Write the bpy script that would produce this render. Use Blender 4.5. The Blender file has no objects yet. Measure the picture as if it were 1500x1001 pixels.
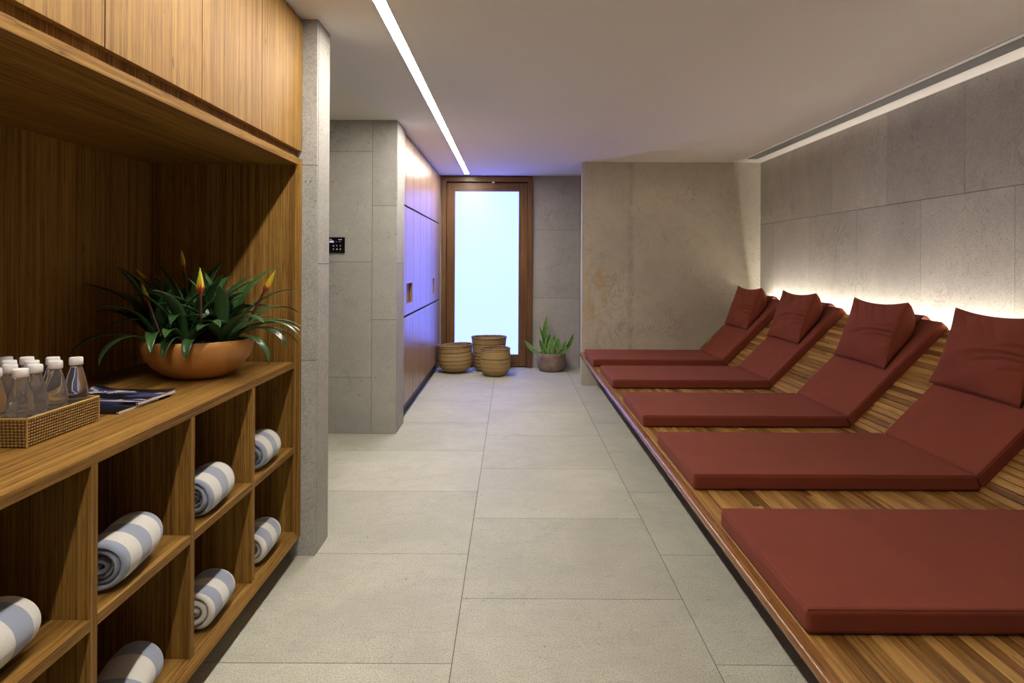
import bpy, bmesh, math, random
from math import sin, cos, pi, radians, sqrt, atan2
from mathutils import Vector, Matrix

S = bpy.context.scene
COL = S.collection
random.seed(7)

# ------------------------------------------------------------------ camera, world, exposure
CAM_H = 1.4
H = 2.556                                             # ceiling height
cd = bpy.data.cameras.new('camera'); cam = bpy.data.objects.new('camera', cd); COL.objects.link(cam)
cd.lens = 24.0; cd.sensor_width = 36.0; cd.sensor_fit = 'HORIZONTAL'
cd.shift_y = -(500.5 - 385) / 1500
cd.clip_start = 0.02
cam.location = (0, 0, CAM_H); cam.rotation_euler = (radians(90), radians(-0.28), 0)
S.camera = cam
w = bpy.data.worlds.new('world'); S.world = w; w.use_nodes = True
w.node_tree.nodes['Background'].inputs[0].default_value = (0.02, 0.02, 0.022, 1)
w.node_tree.nodes['Background'].inputs[1].default_value = 0.2
S.view_settings.view_transform = 'Standard'; S.view_settings.look = 'None'
S.view_settings.gamma = 1; S.view_settings.use_curve_mapping = False
S.view_settings.exposure = 0.5
L_STRIP = 68.0          # ceiling LED line
L_COVE = 170.0           # LED line behind the backrests
L_DOOR = 3.15            # lit frosted pane

# ------------------------------------------------------------------ node helper
class NT:
    def __init__(s, name):
        s.m = bpy.data.materials.new(name); s.m.use_nodes = True
        s.t = s.m.node_tree; s.n = s.t.nodes
        s.b = s.n['Principled BSDF']
    def node(s, typ, **kw):
        n = s.n.new(typ)
        for k, v in kw.items():
            if k.startswith('i_'):
                k2 = k[2:]; k2 = int(k2) if k2.isdigit() else k2.replace('_', ' ')
                s.set(n.inputs[k2], v)
            else: setattr(n, k, v)
        return n
    def set(s, inp, v):
        if isinstance(v, bpy.types.NodeSocket): s.t.links.new(v, inp)
        else: inp.default_value = v
    def math(s, op, a, b=0.0, clamp=False):
        n = s.n.new('ShaderNodeMath'); n.operation = op; n.use_clamp = clamp
        s.set(n.inputs[0], a); s.set(n.inputs[1], b); return n.outputs[0]
    def coord(s, scale=(1,1,1), kind='Object', loc=None):
        tc = s.n.new('ShaderNodeTexCoord'); mp = s.n.new('ShaderNodeMapping')
        s.t.links.new(tc.outputs[kind], mp.inputs[0]); mp.inputs['Scale'].default_value = scale
        if loc is not None: s.set(mp.inputs['Location'], loc)
        return mp.outputs[0]
    def noise(s, vec, scale=1.0, detail=3.0, rough=0.5, dist=0.0):
        n = s.n.new('ShaderNodeTexNoise'); s.set(n.inputs['Vector'], vec)
        n.inputs['Scale'].default_value = scale; n.inputs['Detail'].default_value = detail
        n.inputs['Roughness'].default_value = rough; n.inputs['Distortion'].default_value = dist
        return n.outputs[0]
    def ramp(s, fac, stops, interp='LINEAR'):
        n = s.n.new('ShaderNodeValToRGB'); s.set(n.inputs[0], fac); r = n.color_ramp; r.interpolation = interp
        while len(r.elements) < len(stops): r.elements.new(0.5)
        for e, (p, c) in zip(r.elements, stops):
            e.position = p; e.color = (c, c, c, 1) if not hasattr(c, '__len__') else (*c, 1)
        return n.outputs[0]
    def mix(s, fac, a, b, mode='MIX'):
        n = s.n.new('ShaderNodeMix'); n.data_type = 'RGBA'; n.blend_type = mode
        s.set(n.inputs[0], fac)
        for i, v in ((6, a), (7, b)):
            if not isinstance(v, bpy.types.NodeSocket): v = (v, v, v, 1) if not hasattr(v, '__len__') else (*v, 1)[:4]
            s.set(n.inputs[i], v)
        return n.outputs[2]
    def attr(s, name):
        n = s.n.new('ShaderNodeAttribute'); n.attribute_name = name; return n.outputs['Fac']
    def done(s, color, rough=0.5, bump=None, bstr=0.3, bdist=0.002, **kw):
        if color is not None:
            if not isinstance(color, bpy.types.NodeSocket): color = (*color, 1)
            s.set(s.b.inputs['Base Color'], color)
        s.set(s.b.inputs['Roughness'], rough)
        for k, v in kw.items(): s.set(s.b.inputs[k.replace('_', ' ')], v)
        if bump is not None:
            bn = s.n.new('ShaderNodeBump'); bn.inputs['Strength'].default_value = bstr; bn.inputs['Distance'].default_value = bdist
            s.set(bn.inputs['Height'], bump); s.t.links.new(bn.outputs[0], s.b.inputs['Normal'])
        return s.m

def plain(name, c, rough=0.5, **kw):
    t = NT(name); return t.done(c, rough, **kw)

def emit(name, c, strength):
    t = NT(name)
    t.b.inputs['Base Color'].default_value = (0.8, 0.8, 0.8, 1)
    t.b.inputs['Emission Color'].default_value = (*c, 1); t.b.inputs['Emission Strength'].default_value = strength
    return t.m

def wood(name, axis, dark, mid, light, rough=0.58, fine=1.0, use_attr=False, spec=0.18):
    """straight-grained veneer; axis = grain direction"""
    t = NT(name)
    def sc(a, l): v = [a]*3; v['XYZ'.index(axis)] = l; return tuple(v)
    rnd = t.n.new('ShaderNodeObjectInfo').outputs['Random']
    cb = t.n.new('ShaderNodeCombineXYZ'); o = t.math('MULTIPLY', rnd, 37.0)
    for i in range(3): t.set(cb.inputs[i], o)
    if use_attr:
        o2 = t.math('ADD', o, t.math('MULTIPLY', t.attr('tint'), 90.0))
        t.set(cb.inputs['XYZ'.index(axis)], o2)
    L = cb.outputs[0]
    fine_n = t.noise(t.coord(sc(150*fine, 1.6), loc=L), 1, 4, 0.6, 0.15)
    med = t.noise(t.coord(sc(38*fine, 0.5), loc=L), 1, 3, 0.55, 0.1)
    band = t.noise(t.coord(sc(7, 0.12), loc=L), 1, 1, 0.4)
    v = t.math('ADD', t.math('MULTIPLY', fine_n, 0.52), t.math('MULTIPLY', med, 0.33))
    v = t.math('ADD', v, t.math('MULTIPLY', band, 0.15))
    if use_attr: v = t.math('ADD', v, t.math('MULTIPLY', t.math('SUBTRACT', t.attr('tint'), 0.5), 0.32))
    c = t.ramp(v, [(0.36, dark), (0.50, mid), (0.64, light)])
    pores = t.ramp(t.noise(t.coord(sc(420, 9), loc=L), 1, 2, 0.6), [(0.32, 0.45), (0.46, 1.0)])
    c = t.mix(1.0, c, pores, 'MULTIPLY')
    knot = t.ramp(t.noise(t.coord(sc(60, 14), loc=L), 1, 1, 0.3), [(0.19, 0.45), (0.24, 1.0)])
    c = t.mix(1.0, c, knot, 'MULTIPLY')
    return t.done(c, rough, bump=fine_n, bstr=0.12, bdist=0.001, Specular_IOR_Level=spec)

def stone(name, base, speck=0.5, rough=0.72, rust=False, bump=0.35, veins=0.35):
    t = NT(name)
    P = t.coord()
    big = t.noise(P, 1.3, 4, 0.6, 0.6)
    mid = t.noise(P, 9, 5, 0.65, 0.4)
    fine = t.noise(P, 150, 4, 0.75)
    grain = t.noise(P, 320, 2, 0.7)
    c = t.mix(t.ramp(big, [(0.35, 0.0), (0.68, 1.0)]), tuple(x*0.86 for x in base), tuple(x*1.10 for x in base))
    c = t.mix(t.ramp(mid, [(0.3, 0.38), (0.60, 0.0)]), c, tuple(x*0.70 for x in base))
    c = t.mix(t.ramp(fine, [(0.38, min(1, 0.62*speck)), (0.53, 0.0)]), c, tuple(x*0.40 for x in base))
    c = t.mix(t.ramp(grain, [(0.40, 0.35*speck), (0.55, 0.0)]), c, tuple(x*0.5 for x in base))
    wis = t.noise(t.coord((14, 46, 46) if name.endswith('floor') else (30, 30, 30)), 1, 5, 0.7, 1.2)
    c = t.mix(t.ramp(wis, [(0.34, 0.34), (0.46, 0.0)]), c, tuple(x*0.5 for x in base))
    # faint scattered veins and nicks
    vn = t.noise(P, 3.1, 5, 0.7, 2.5)
    vein = t.math('MULTIPLY', t.ramp(vn, [(0.478, 0), (0.5, 1.0), (0.522, 0)]), t.ramp(t.noise(P, 2.2, 2, 0.5), [(0.5, 0), (0.66, veins)]))
    c = t.mix(vein, c, tuple(x*0.42 for x in base))
    spots = t.math('MULTIPLY', t.ramp(t.noise(P, 42, 2, 0.5), [(0.27, 0.75), (0.32, 0.0)]), t.ramp(t.noise(P, 3.3, 1, 0.5), [(0.48, 0), (0.6, 1)]))
    c = t.mix(spots, c, tuple(x*0.30 for x in base))
    if rust:
        rs = t.noise(t.coord((9, 9, 3.0)), 1, 3, 0.6, 0.7)
        tc = t.n.new('ShaderNodeTexCoord'); sx = t.n.new('ShaderNodeSeparateXYZ'); t.t.links.new(tc.outputs['Object'], sx.inputs[0])
        nearx = t.ramp(t.math('ABSOLUTE', t.math('SUBTRACT', sx.outputs[0], 0.955)), [(0.02, 1.0), (0.20, 0.0)])
        nearz = t.ramp(t.math('ABSOLUTE', t.math('SUBTRACT', sx.outputs[2], 1.08)), [(0.15, 1.0), (0.75, 0.0)])
        f = t.math('MULTIPLY', t.math('MULTIPLY', nearx, nearz), t.ramp(rs, [(0.45, 0.0), (0.62, 0.75)]))
        c = t.mix(f, c, (0.42, 0.27, 0.09))
        # dirty band beside the slab joint
        bx = t.math('ADD', sx.outputs[0], t.math('MULTIPLY', t.noise(t.coord((1, 1, 3)), 2, 3, 0.6), 0.03))
        band = t.ramp(t.math('ABSOLUTE', t.math('SUBTRACT', bx, 1.37)), [(0.0, 0.45), (0.045, 0.0)])
        c = t.mix(t.math('MULTIPLY', band, t.ramp(mid, [(0.3, 1.0), (0.65, 0.25)])), c, (0.17, 0.145, 0.11))
    tint = t.math('ADD', t.math('MULTIPLY', t.attr('tint'), 0.16), 0.92)
    cc = t.n.new('ShaderNodeCombineColor')
    for i in range(3): t.set(cc.inputs[i], tint)
    c = t.mix(1.0, c, cc.outputs[0], 'MULTIPLY')
    return t.done(c, rough, bump=t.math('ADD', t.math('MULTIPLY', fine, 0.7), t.math('MULTIPLY', mid, 0.5)), bstr=bump, bdist=0.002)

# ------------------------------------------------------------------ mesh helper
def dark_edges(ob, dark):  # colours door side faces dark, painting in the shade of the gaps
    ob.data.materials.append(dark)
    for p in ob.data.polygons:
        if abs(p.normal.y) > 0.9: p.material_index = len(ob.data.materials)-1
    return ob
class MB:
    def __init__(s): s.v = []; s.f = []; s.m = []; s.t = []; s.cur = 0; s.tint = 0.5
    def add(s, vs, fs):
        o = len(s.v); s.v += [tuple(v) for v in vs]
        for f in fs: s.f.append([i+o for i in f]); s.m.append(s.cur); s.t.append(s.tint)
    def box(s, x0, x1, y0, y1, z0, z1):
        vs = [(x0,y0,z0),(x1,y0,z0),(x1,y1,z0),(x0,y1,z0),(x0,y0,z1),(x1,y0,z1),(x1,y1,z1),(x0,y1,z1)]
        s.add(vs, [(0,3,2,1),(4,5,6,7),(0,1,5,4),(1,2,6,5),(2,3,7,6),(3,0,4,7)]); return s
    def prism(s, poly, axis, a, b):
        """poly in the two remaining axes (order X,Y,Z minus axis), extruded a..b"""
        def P(p, t):
            if axis == 'X': return (t, p[0], p[1])
            if axis == 'Y': return (p[0], t, p[1])
            return (p[0], p[1], t)
        n = len(poly); vs = [P(p, a) for p in poly] + [P(p, b) for p in poly]
        fs = [tuple(range(n))[::-1], tuple(range(n, 2*n))] + [(i, (i+1) % n, n+(i+1) % n, n+i) for i in range(n)]
        s.add(vs, fs); return s
    def grid(s, fn, nu, nv, closeu=False, closev=False):
        vs = [fn(i/(nu if closeu else nu-1), j/(nv if closev else nv-1)) for j in range(nv) for i in range(nu)]
        fs = []
        for j in range(nv if closev else nv-1):
            for i in range(nu if closeu else nu-1):
                fs.append((j*nu+i, j*nu+(i+1) % nu, ((j+1) % nv)*nu+(i+1) % nu, ((j+1) % nv)*nu+i))
        s.add(vs, fs); return s
    def lathe(s, prof, c=(0,0,0), n=48, capb=True, capt=True, wob=None):
        vs = []; fs = []
        for j, (r, z) in enumerate(prof):
            for i in range(n):
                a = 2*pi*i/n; rr = r*(1 + (wob(a, j/(len(prof)-1)) if wob else 0))
                vs.append((c[0]+rr*cos(a), c[1]+rr*sin(a), c[2]+z))
        for j in range(len(prof)-1):
            for i in range(n): fs.append((j*n+i, j*n+(i+1) % n, (j+1)*n+(i+1) % n, (j+1)*n+i))
        if capb: fs.append(tuple(range(n))[::-1])
        if capt: k = (len(prof)-1)*n; fs.append(tuple(range(k, k+n)))
        s.add(vs, fs); return s
    def tube(s, pts, r, n=8, closed=False):
        pts = [Vector(p) for p in pts]; N = len(pts); rings = []
        up = Vector((0.3, 0.2, 1)).normalized()
        for i, p in enumerate(pts):
            a = pts[(i-1) % N] if (closed or i > 0) else p; b = pts[(i+1) % N] if (closed or i < N-1) else p
            d = (b-a).normalized(); u = d.cross(up)
            if u.length < 1e-3: u = d.cross(Vector((1, 0, 0)))
            u.normalize(); v = d.cross(u)
            rr = r(i/(N-1)) if callable(r) else r
            rings += [tuple(p + (u*cos(2*pi*k/n) + v*sin(2*pi*k/n))*rr) for k in range(n)]
        fs = []
        for i in range(N if closed else N-1):
            j = (i+1) % N
            for k in range(n): fs.append((i*n+k, i*n+(k+1) % n, j*n+(k+1) % n, j*n+k))
        if not closed: fs += [tuple(range(n))[::-1], tuple(range((N-1)*n, N*n))]
        s.add(rings, fs); return s
    def build(s, name, mats, parent=None, bevel=0, seg=2, smooth=False, angle=35, xf=None, origin=None, solid=0, subsurf=0):
        me = bpy.data.meshes.new(name)
        o = origin or (parent_loc(parent) if parent is not None and xf is None else (0, 0, 0))
        vs = [tuple(Vector(v) - Vector(o)) for v in s.v]
        me.from_pydata(vs, [], s.f); me.update()
        for m in (mats if isinstance(mats, (list, tuple)) else [mats]): me.materials.append(m)
        for p, mi in zip(me.polygons, s.m): p.material_index = mi
        at = me.attributes.new('tint', 'FLOAT', 'FACE')
        for i, tv in enumerate(s.t): at.data[i].value = tv
        bm = bmesh.new(); bm.from_mesh(me); bmesh.ops.recalc_face_normals(bm, faces=bm.faces[:]); bm.to_mesh(me); bm.free()
        ob = bpy.data.objects.new(name, me); COL.objects.link(ob)
        if parent is not None: ob.parent = parent
        elif origin: ob.location = origin
        if smooth:
            for p in me.polygons: p.use_smooth = True
            if angle < 180: me.set_sharp_from_angle(angle=radians(angle))
        if solid:
            md = ob.modifiers.new('thickness', 'SOLIDIFY'); md.thickness = solid; md.offset = 0
        if bevel:
            md = ob.modifiers.new('bevel', 'BEVEL'); md.width = bevel; md.segments = seg; md.limit_method = 'ANGLE'; md.angle_limit = radians(40)
            md.harden_normals = True
            for p in me.polygons: p.use_smooth = True
        if subsurf:
            md = ob.modifiers.new('subdivision', 'SUBSURF'); md.levels = subsurf; md.render_levels = subsurf
        return ob

def parent_loc(p):
    l = Vector((0, 0, 0))
    while p is not None:
        l += p.location; p = p.parent
    return tuple(l)

def tag(o, label, cat=None, group=None, kind=None):
    if label: o['label'] = label
    if cat: o['category'] = cat
    if group: o['group'] = group
    if kind: o['kind'] = kind
    return o
def thing(name, label, cat, loc=(0,0,0), group=None):
    o = bpy.data.objects.new(name, None); COL.objects.link(o); o.location = loc; o.empty_display_size = 0.1
    return tag(o, label, cat, group)
def structure(o, label): o['kind'] = 'structure'; o['label'] = label; o['category'] = STRUCT_CAT.get(o.name.split('_')[0], 'wall'); return o
STRUCT_CAT = dict(wall='wall', floor='floor', ceiling='ceiling', door='door', trim='trim', baseboard='baseboard')
def dup(root, loc=None, rot=None, label=None):
    r = root.copy(); COL.objects.link(r)
    if loc is not None: r.location = loc
    if rot is not None: r.rotation_euler = rot
    if label: r['label'] = label
    for ch in root.children:
        c = ch.copy(); COL.objects.link(c); c.parent = r
        for g in ch.children:
            d = g.copy(); COL.objects.link(d); d.parent = c
    return r

# ------------------------------------------------------------------ materials
M = {}
TD, TM, TL = (0.122, 0.053, 0.010), (0.265, 0.135, 0.028), (0.40, 0.228, 0.058)
M['wood_z'] = wood('teak veneer vertical', 'Z', TD, TM, TL)
M['wood_y'] = wood('teak veneer lengthwise', 'Y', TD, TM, TL)
M['wood_x'] = wood('teak veneer crosswise', 'X', TD, TM, TL)
M['lock'] = wood('locker veneer', 'Z', (0.24, 0.13, 0.065), (0.34, 0.20, 0.11), (0.42, 0.265, 0.155), rough=0.33, spec=0.5)
M['doorw_z'] = wood('door teak upright', 'Z', (0.055, 0.020, 0.005), (0.15, 0.064, 0.017), (0.25, 0.115, 0.034), rough=0.4, fine=0.7, spec=0.4)
M['doorw_x'] = wood('door teak rail', 'X', (0.055, 0.020, 0.005), (0.15, 0.064, 0.017), (0.25, 0.115, 0.034), rough=0.4, fine=0.7, spec=0.4)
M['deck'] = wood('deck strips', 'Y', (0.13, 0.055, 0.012), (0.27, 0.13, 0.032), (0.46, 0.255, 0.078), rough=0.4, fine=0.8, use_attr=True, spec=0.3)
M['nosing'] = wood('deck nosing', 'Y', (0.15, 0.06, 0.016), (0.25, 0.105, 0.03), (0.35, 0.165, 0.05), rough=0.25, spec=0.5)
M['floor'] = stone('flamed granite floor', (0.57, 0.55, 0.445), 1.2, 0.6, bump=0.35)
M['wall'] = stone('honed granite walls', (0.50, 0.475, 0.43), 1.05, 0.75, bump=0.35, veins=0.8)
M['wallr'] = stone('flamed granite beige', (0.58, 0.53, 0.43), 0.8, 0.75, rust=True, bump=0.35, veins=0.85)
M['column'] = stone('speckled granite pillar', (0.50, 0.485, 0.45), 1.05, 0.75, bump=0.6)
M['grout'] = plain('grout', (0.11, 0.10, 0.08), 0.9)
M['ceil'] = plain('ceiling plaster', (0.78, 0.75, 0.72), 0.85)
M['black'] = plain('black laminate', (0.012, 0.011, 0.012), 0.5)
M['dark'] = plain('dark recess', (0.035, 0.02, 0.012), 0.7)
M['white'] = plain('white metal', (0.75, 0.74, 0.72), 0.45)
M['alu'] = plain('aluminium slats', (0.42, 0.42, 0.42), 0.4, Metallic=0.6)
M['steel'] = plain('brushed steel', (0.55, 0.55, 0.56), 0.3, Metallic=1.0)
M['strip'] = emit('led diffuser', (1.0, 0.935, 0.835), L_STRIP)
M['cove'] = emit('led tape', (1.0, 0.91, 0.77), L_COVE)
M['pane'] = emit('lit frosted glass', (0.145, 0.205, 1.0), L_DOOR)
M['pane'].node_tree.nodes['Principled BSDF'].inputs['Roughness'].default_value = 0.35
M['pane'].node_tree.nodes['Principled BSDF'].inputs['Base Color'].default_value = (0.08, 0.10, 0.14, 1)

def fabric(name, c, scale=900, rough=0.9, sheen=0.3):
    t = NT(name); P = t.coord()
    n = t.noise(P, scale, 2, 0.6); n2 = t.noise(P, 5, 3, 0.6)
    col = t.mix(t.ramp(n2, [(0.35, 0.0), (0.7, 1.0)]), tuple(x*0.93 for x in c), tuple(x*1.06 for x in c))
    col = t.mix(t.ramp(n, [(0.3, 0.28), (0.65, 0.0)]), col, tuple(x*0.6 for x in c))
    return t.done(col, rough, bump=n, bstr=0.25, bdist=0.0006, Sheen_Weight=sheen, Sheen_Roughness=0.5)
M['cushion'] = fabric('brick red canvas', (0.195, 0.034, 0.0135), sheen=0.0)
M['piping'] = fabric('brick red piping', (0.16, 0.024, 0.014), sheen=0.0)

# ================================================================== ROOM
WF, WN = 9.1, -4.5          # far wall, wall behind the camera
XR = 2.838                  # right wall
def slabs(mb, axis, at, thick, cols, rnd):
    """cols = list of (a0, a1, [joint levels incl. ends]); slab faces at plane 'at', bodies going 'thick' behind"""
    g = 0.0017
    for a0, a1, lv in cols:
        for b0, b1 in zip(lv[:-1], lv[1:]):
            mb.tint = rnd.random()
            lo, hi = min(at, at+thick), max(at, at+thick)
            if axis == 'X': mb.box(lo, hi, a0+g, a1-g, b0+g, b1-g)
            elif axis == 'Y': mb.box(a0+g, a1-g, lo, hi, b0+g, b1-g)
            else: mb.box(a0+g, a1-g, b0+g, b1-g, lo, hi)
rn = random.Random(3)
# floor
mb = MB()
def lev(start, pitch, lo, hi):
    k = start
    while k > lo: k -= pitch
    o = [lo]; k += pitch
    while k < hi-0.02:
        if k > lo+0.02: o.append(k)
        k += pitch
    return o+[hi]
xs = [-2.8] + lev(-0.203, 0.92, -0.5, 2.9)[1:]
for i, (a, b) in enumerate(zip(xs[:-1], xs[1:])):
    st = 2.38 if (round((a+0.203)/0.92) % 2) else 2.843
    ys = lev(st, 0.896, WN, WF+0.05)
    slabs(mb, 'Z', 0.0, -0.02, [(a, b, ys)], rn)
mb.cur = 1; mb.tint = 0.5
mb.box(-2.9, 3.0, WN-0.1, WF+0.2, -0.12, -0.0015)
structure(mb.build('floor', [M['floor'], M['grout']]), 'pale grey-beige flamed stone floor of large slabs')
# ceiling
mb = MB(); mb.box(-2.9, 3.0, WN-0.1, WF+0.2, H, H+0.12)
structure(mb.build('ceiling', M['ceil']), 'smooth off-white plaster ceiling')

# right wall
mb = MB()
cols = []
for k in range(-1, 12):
    pass
def running(mb, axis, at, thick, rows, rnd):
    for z0, z1, js in rows: slabs(mb, axis, at, thick, [(a, b, [z0, z1]) for a, b in zip(js[:-1], js[1:])], rnd)
up = lev(6.06, 0.888, WN, 7.95); lo = lev(5.63, 0.888, WN, 7.95)
running(mb, 'X', XR, 0.02, [(1.85, H, up), (0.95, 1.85, lo), (0.05, 0.95, up), (-0.0, 0.05, lo)], rn)
mb.cur = 1; mb.box(XR+0.008, XR+0.15, WN-0.1, WF+0.2, 0, H)
structure(mb.build('wall_right', [M['wall'], M['grout']]), 'right wall of large grey stone slabs behind the loungers')
# thin return wall at the far end of the loungers
mb = MB()
slabs(mb, 'Y', 7.8, 0.02, [(0.80, 1.33, [0, H]), (1.33, XR, [0, H])], rn)
slabs(mb, 'X', 0.80, 0.02, [(7.821, 7.93, [0, 1.4, H])], rn)
mb.cur = 1; mb.box(0.803, XR, 7.803, 7.93, 0, H)
structure(mb.build('wall_end', [M['wallr'], M['wall']]), 'beige stone wall closing the far end of the lounger platform, rust stain at left')
# far wall around the door
DX0, DX1, DZ1 = -0.935, 0.270, 2.545
mb = MB()
slabs(mb, 'Y', WF, 0.02, [(DX1, 0.9, [0, 0.93, 1.84, H]), (0.9, XR, [0, 0.93, 1.84, H])], rn)
slabs(mb, 'Y', WF, 0.02, [(-1.6, DX0, [0, 0.93, 1.84, H])], rn)
mb.cur = 1
mb.box(DX1, XR, WF+0.003, WF+0.15, 0, H); mb.box(-1.6, DX0, WF+0.003, WF+0.15, 0, H)
mb.box(DX0, DX1, WF, WF+0.15, DZ1, H)
structure(mb.build('wall_far', [M['wall'], M['grout']]), 'grey stone far wall to the right of the teak door')
# stub wall with keypad
SX = -0.938
mb = MB()
slabs(mb, 'Y', 5.56, 0.02, [(-1.14, SX, [0, 0.93, 1.86, H]), (-2.04, -1.14, [0, 0.46, 1.4, 2.3, H]), (-2.8, -2.04, [0, 0.93, 1.86, H])], rn)
slabs(mb, 'X', SX, -0.02, [(5.581, 5.94, [0, 1.39, H])], rn)
mb.cur = 1; mb.box(-2.8, SX-0.002, 5.563, 5.938, 0, H)
structure(mb.build('wall_middle', [M['wall'], M['grout']]), 'grey stone wall with the black keypad, in front of the lockers')
# pillar beside the cabinet
mb = MB()
slabs(mb, 'Y', 3.25, 0.02, [(-1.9, -0.93, [0, 0.93, 1.86, H])], rn)
mb.cur = 2
slabs(mb, 'X', -0.93, -0.02, [(3.271, 3.47, [0, 1.39, H])], rn)
mb.cur = 1; mb.box(-2.8, -0.932, 3.253, 3.468, 0, H)
structure(mb.build('wall_pillar', [M['column'], M['grout'], M['wall']]), 'narrow speckled grey stone pier beside the teak cabinet')
# unseen enclosure
mb = MB(); mb.box(-1.87, -1.75, WN-0.1, 3.25, 0, H)
structure(mb.build('wall_left', M['wall']), 'wall behind the teak cabinet')
mb = MB(); mb.box(-2.9, -2.8, 3.25, 5.6, 0, H); structure(mb.build('wall_passage', M['wall']), 'side wall of the passage behind the pier')
mb = MB(); mb.box(-1.75, -1.6, 5.938, WF+0.15, 0, H); structure(mb.build('wall_lockers', M['wall']), 'wall behind the lockers')
mb = MB(); mb.box(-2.9, 3.0, WN-0.1, WN, 0, H); structure(mb.build('wall_back', M['wall']), 'wall behind the camera')

# door (structure)
d = bpy.data.objects.new('door_1', None); COL.objects.link(d); d.location = ((DX0+DX1)/2, WF, 0)
structure(d, 'teak framed door with a large glowing frosted glass pane')
fy0, fy1 = WF-0.035, WF+0.10
mb = MB(); mb.box(DX0, -0.877, fy0, fy1, 0, DZ1); mb.box(0.202, DX1, fy0, fy1, 0, DZ1)
mb.cur = 1; mb.box(-0.877, 0.202, fy0, fy1, 2.476, DZ1)
mb.build('door_frame', [M['doorw_z'], M['doorw_x']], d, bevel=0.003)
ly0, ly1 = WF+0.03, WF+0.075
mb = MB(); mb.box(-0.873, -0.764, ly0, ly1, 0.012, 2.465); mb.box(0.088, 0.199, ly0, ly1, 0.012, 2.465)
mb.cur = 1; mb.box(-0.764, 0.088, ly0, ly1, 2.352, 2.465); mb.box(-0.764, 0.088, ly0, ly1, 0.012, 0.172)
leaf = mb.build('door_leaf', [M['doorw_z'], M['doorw_x']], d, bevel=0.002)
mb = MB(); mb.box(-0.77, 0.094, WF+0.048, WF+0.058, 0.166, 2.358)
mb.build('glass_pane', M['pane'], leaf)
mb = MB(); mb.box(DX0, DX1, fy1, fy1+0.05, 0, DZ1); mb.build('backing', M['dark'], d)
mb = MB(); mb.box(-0.27, -0.235, fy0-0.004, fy0+0.02, 2.458, 2.476); mb.build('door_catch', M['steel'], d, bevel=0.002)

# ------------------------------------------------------------------ ceiling fittings
t = thing('linear_light', 'long glowing white LED line recessed in the ceiling', 'ceiling light', (-0.59, 3.6, H))
mb = MB(); mb.box(-0.616, -0.562, -0.9, 8.86, H-0.004, H-0.0005); mb.build('diffuser', M['strip'], t)
mb = MB(); mb.box(-0.619, -0.616, -0.9, 8.86, H-0.006, H); mb.box(-0.562, -0.559, -0.9, 8.86, H-0.006, H)
mb.box(-0.619, -0.559, 8.86, 8.863, H-0.006, H); mb.build('trim_frame', M['white'], t)
t = thing('linear_diffuser', 'long slotted air grille in the ceiling along the right wall', 'air vent', (2.62, 3, H))
V0, V1 = -1.2, 7.5
mb = MB(); mb.box(2.535, 2.572, V0, V1+0.03, H-0.004, H); mb.box(2.688, 2.712, V0, V1+0.03, H-0.004, H); mb.box(2.572, 2.688, V1, V1+0.03, H-0.004, H)
mb.box(2.530, 2.535, V0, V1+0.035, H-0.007, H)
mb.build('frame', M['white'], t)
mb = MB(); mb.box(2.572, 2.688, V0, V1, H-0.0015, H-0.0005); mb.build('backing', M['black'], t)
for k in range(9):
    x = 2.576 + k*0.0128
    mb = MB(); mb.prism([(x, H-0.006), (x+0.006, H-0.0065), (x+0.0085, H-0.001), (x+0.0025, H-0.001)], 'Y', V0, V1); mb.build('slat', M['alu'], t)

# keypad
t = thing('keypad', 'square black glass control keypad on the grey stone wall', 'keypad', (-1.425, 5.56, 1.535))
mb = MB(); mb.box(-1.49, -1.360, 5.546, 5.56, 1.472, 1.600); mb.build('housing', plain('black glass', (0.006, 0.006, 0.008), 0.12), t, bevel=0.002)
mb = MB(); mb.box(-1.484, -1.449, 5.545, 5.5465, 1.556, 1.572); mb.build('screen', emit('blue display', (0.05, 0.08, 0.5), 0.35), t)
wm = plain('grey print', (0.45, 0.45, 0.45), 0.5)
for x0, n, z, ww in ((-1.484, 4, 1.578, 0.004), (-1.412, 6, 1.577, 0.0038), (-1.432, 3, 1.562, 0.0025), (-1.408, 5, 1.562, 0.0025)):
    mb = MB()
    for i in range(n): mb.box(x0+i*ww*1.35, x0+i*ww*1.35+ww, 5.5452, 5.5462, z, z+(0.008 if ww > 0.003 else 0.003))
    mb.build('lettering', wm, t)
def glyph(kind, cx, cz):
    mb = MB(); y0, y1 = 5.5450, 5.5462; s = 0.0065
    if kind == 0:
        for dx in (-1, 0, 1): mb.box(cx+dx*s*0.8-0.001, cx+dx*s*0.8+0.001, y0, y1, cz-s, cz+s)
        mb.box(cx-s, cx+s, y0, y1, cz-s, cz-s+0.002)
    elif kind == 1: mb.prism([(cx-s*0.7, cz), (cx+s*0.7, cz), (cx, cz+s*1.3)], 'Y', y0, y1); mb.box(cx-0.001, cx+0.001, y0, y1, cz-s, cz)
    elif kind == 2: mb.prism([(cx-s*0.8, cz+s), (cx+s*0.8, cz+s), (cx+0.001, cz-s), (cx-0.001, cz-s)], 'Y', y0, y1)
    elif kind == 3: mb.prism([(cx-s, cz-s), (cx-s*0.2, cz-s), (cx+s, cz+s*0.3), (cx, cz+s)], 'Y', y0, y1)
    elif kind == 4: mb.prism([(cx+s*cos(a*pi/6), cz+s*0.8*sin(a*pi/6)) for a in range(12)], 'Y', y0, y1)
    else: mb.box(cx-s*0.8, cx+s*0.8, y0, y1, cz-s, cz+s*0.8)
    return mb
for i in range(3):
    for j in range(2): glyph(i+3*j, -1.451+0.028*i, 1.530-0.027*j).build('button', wm, t)

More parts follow.
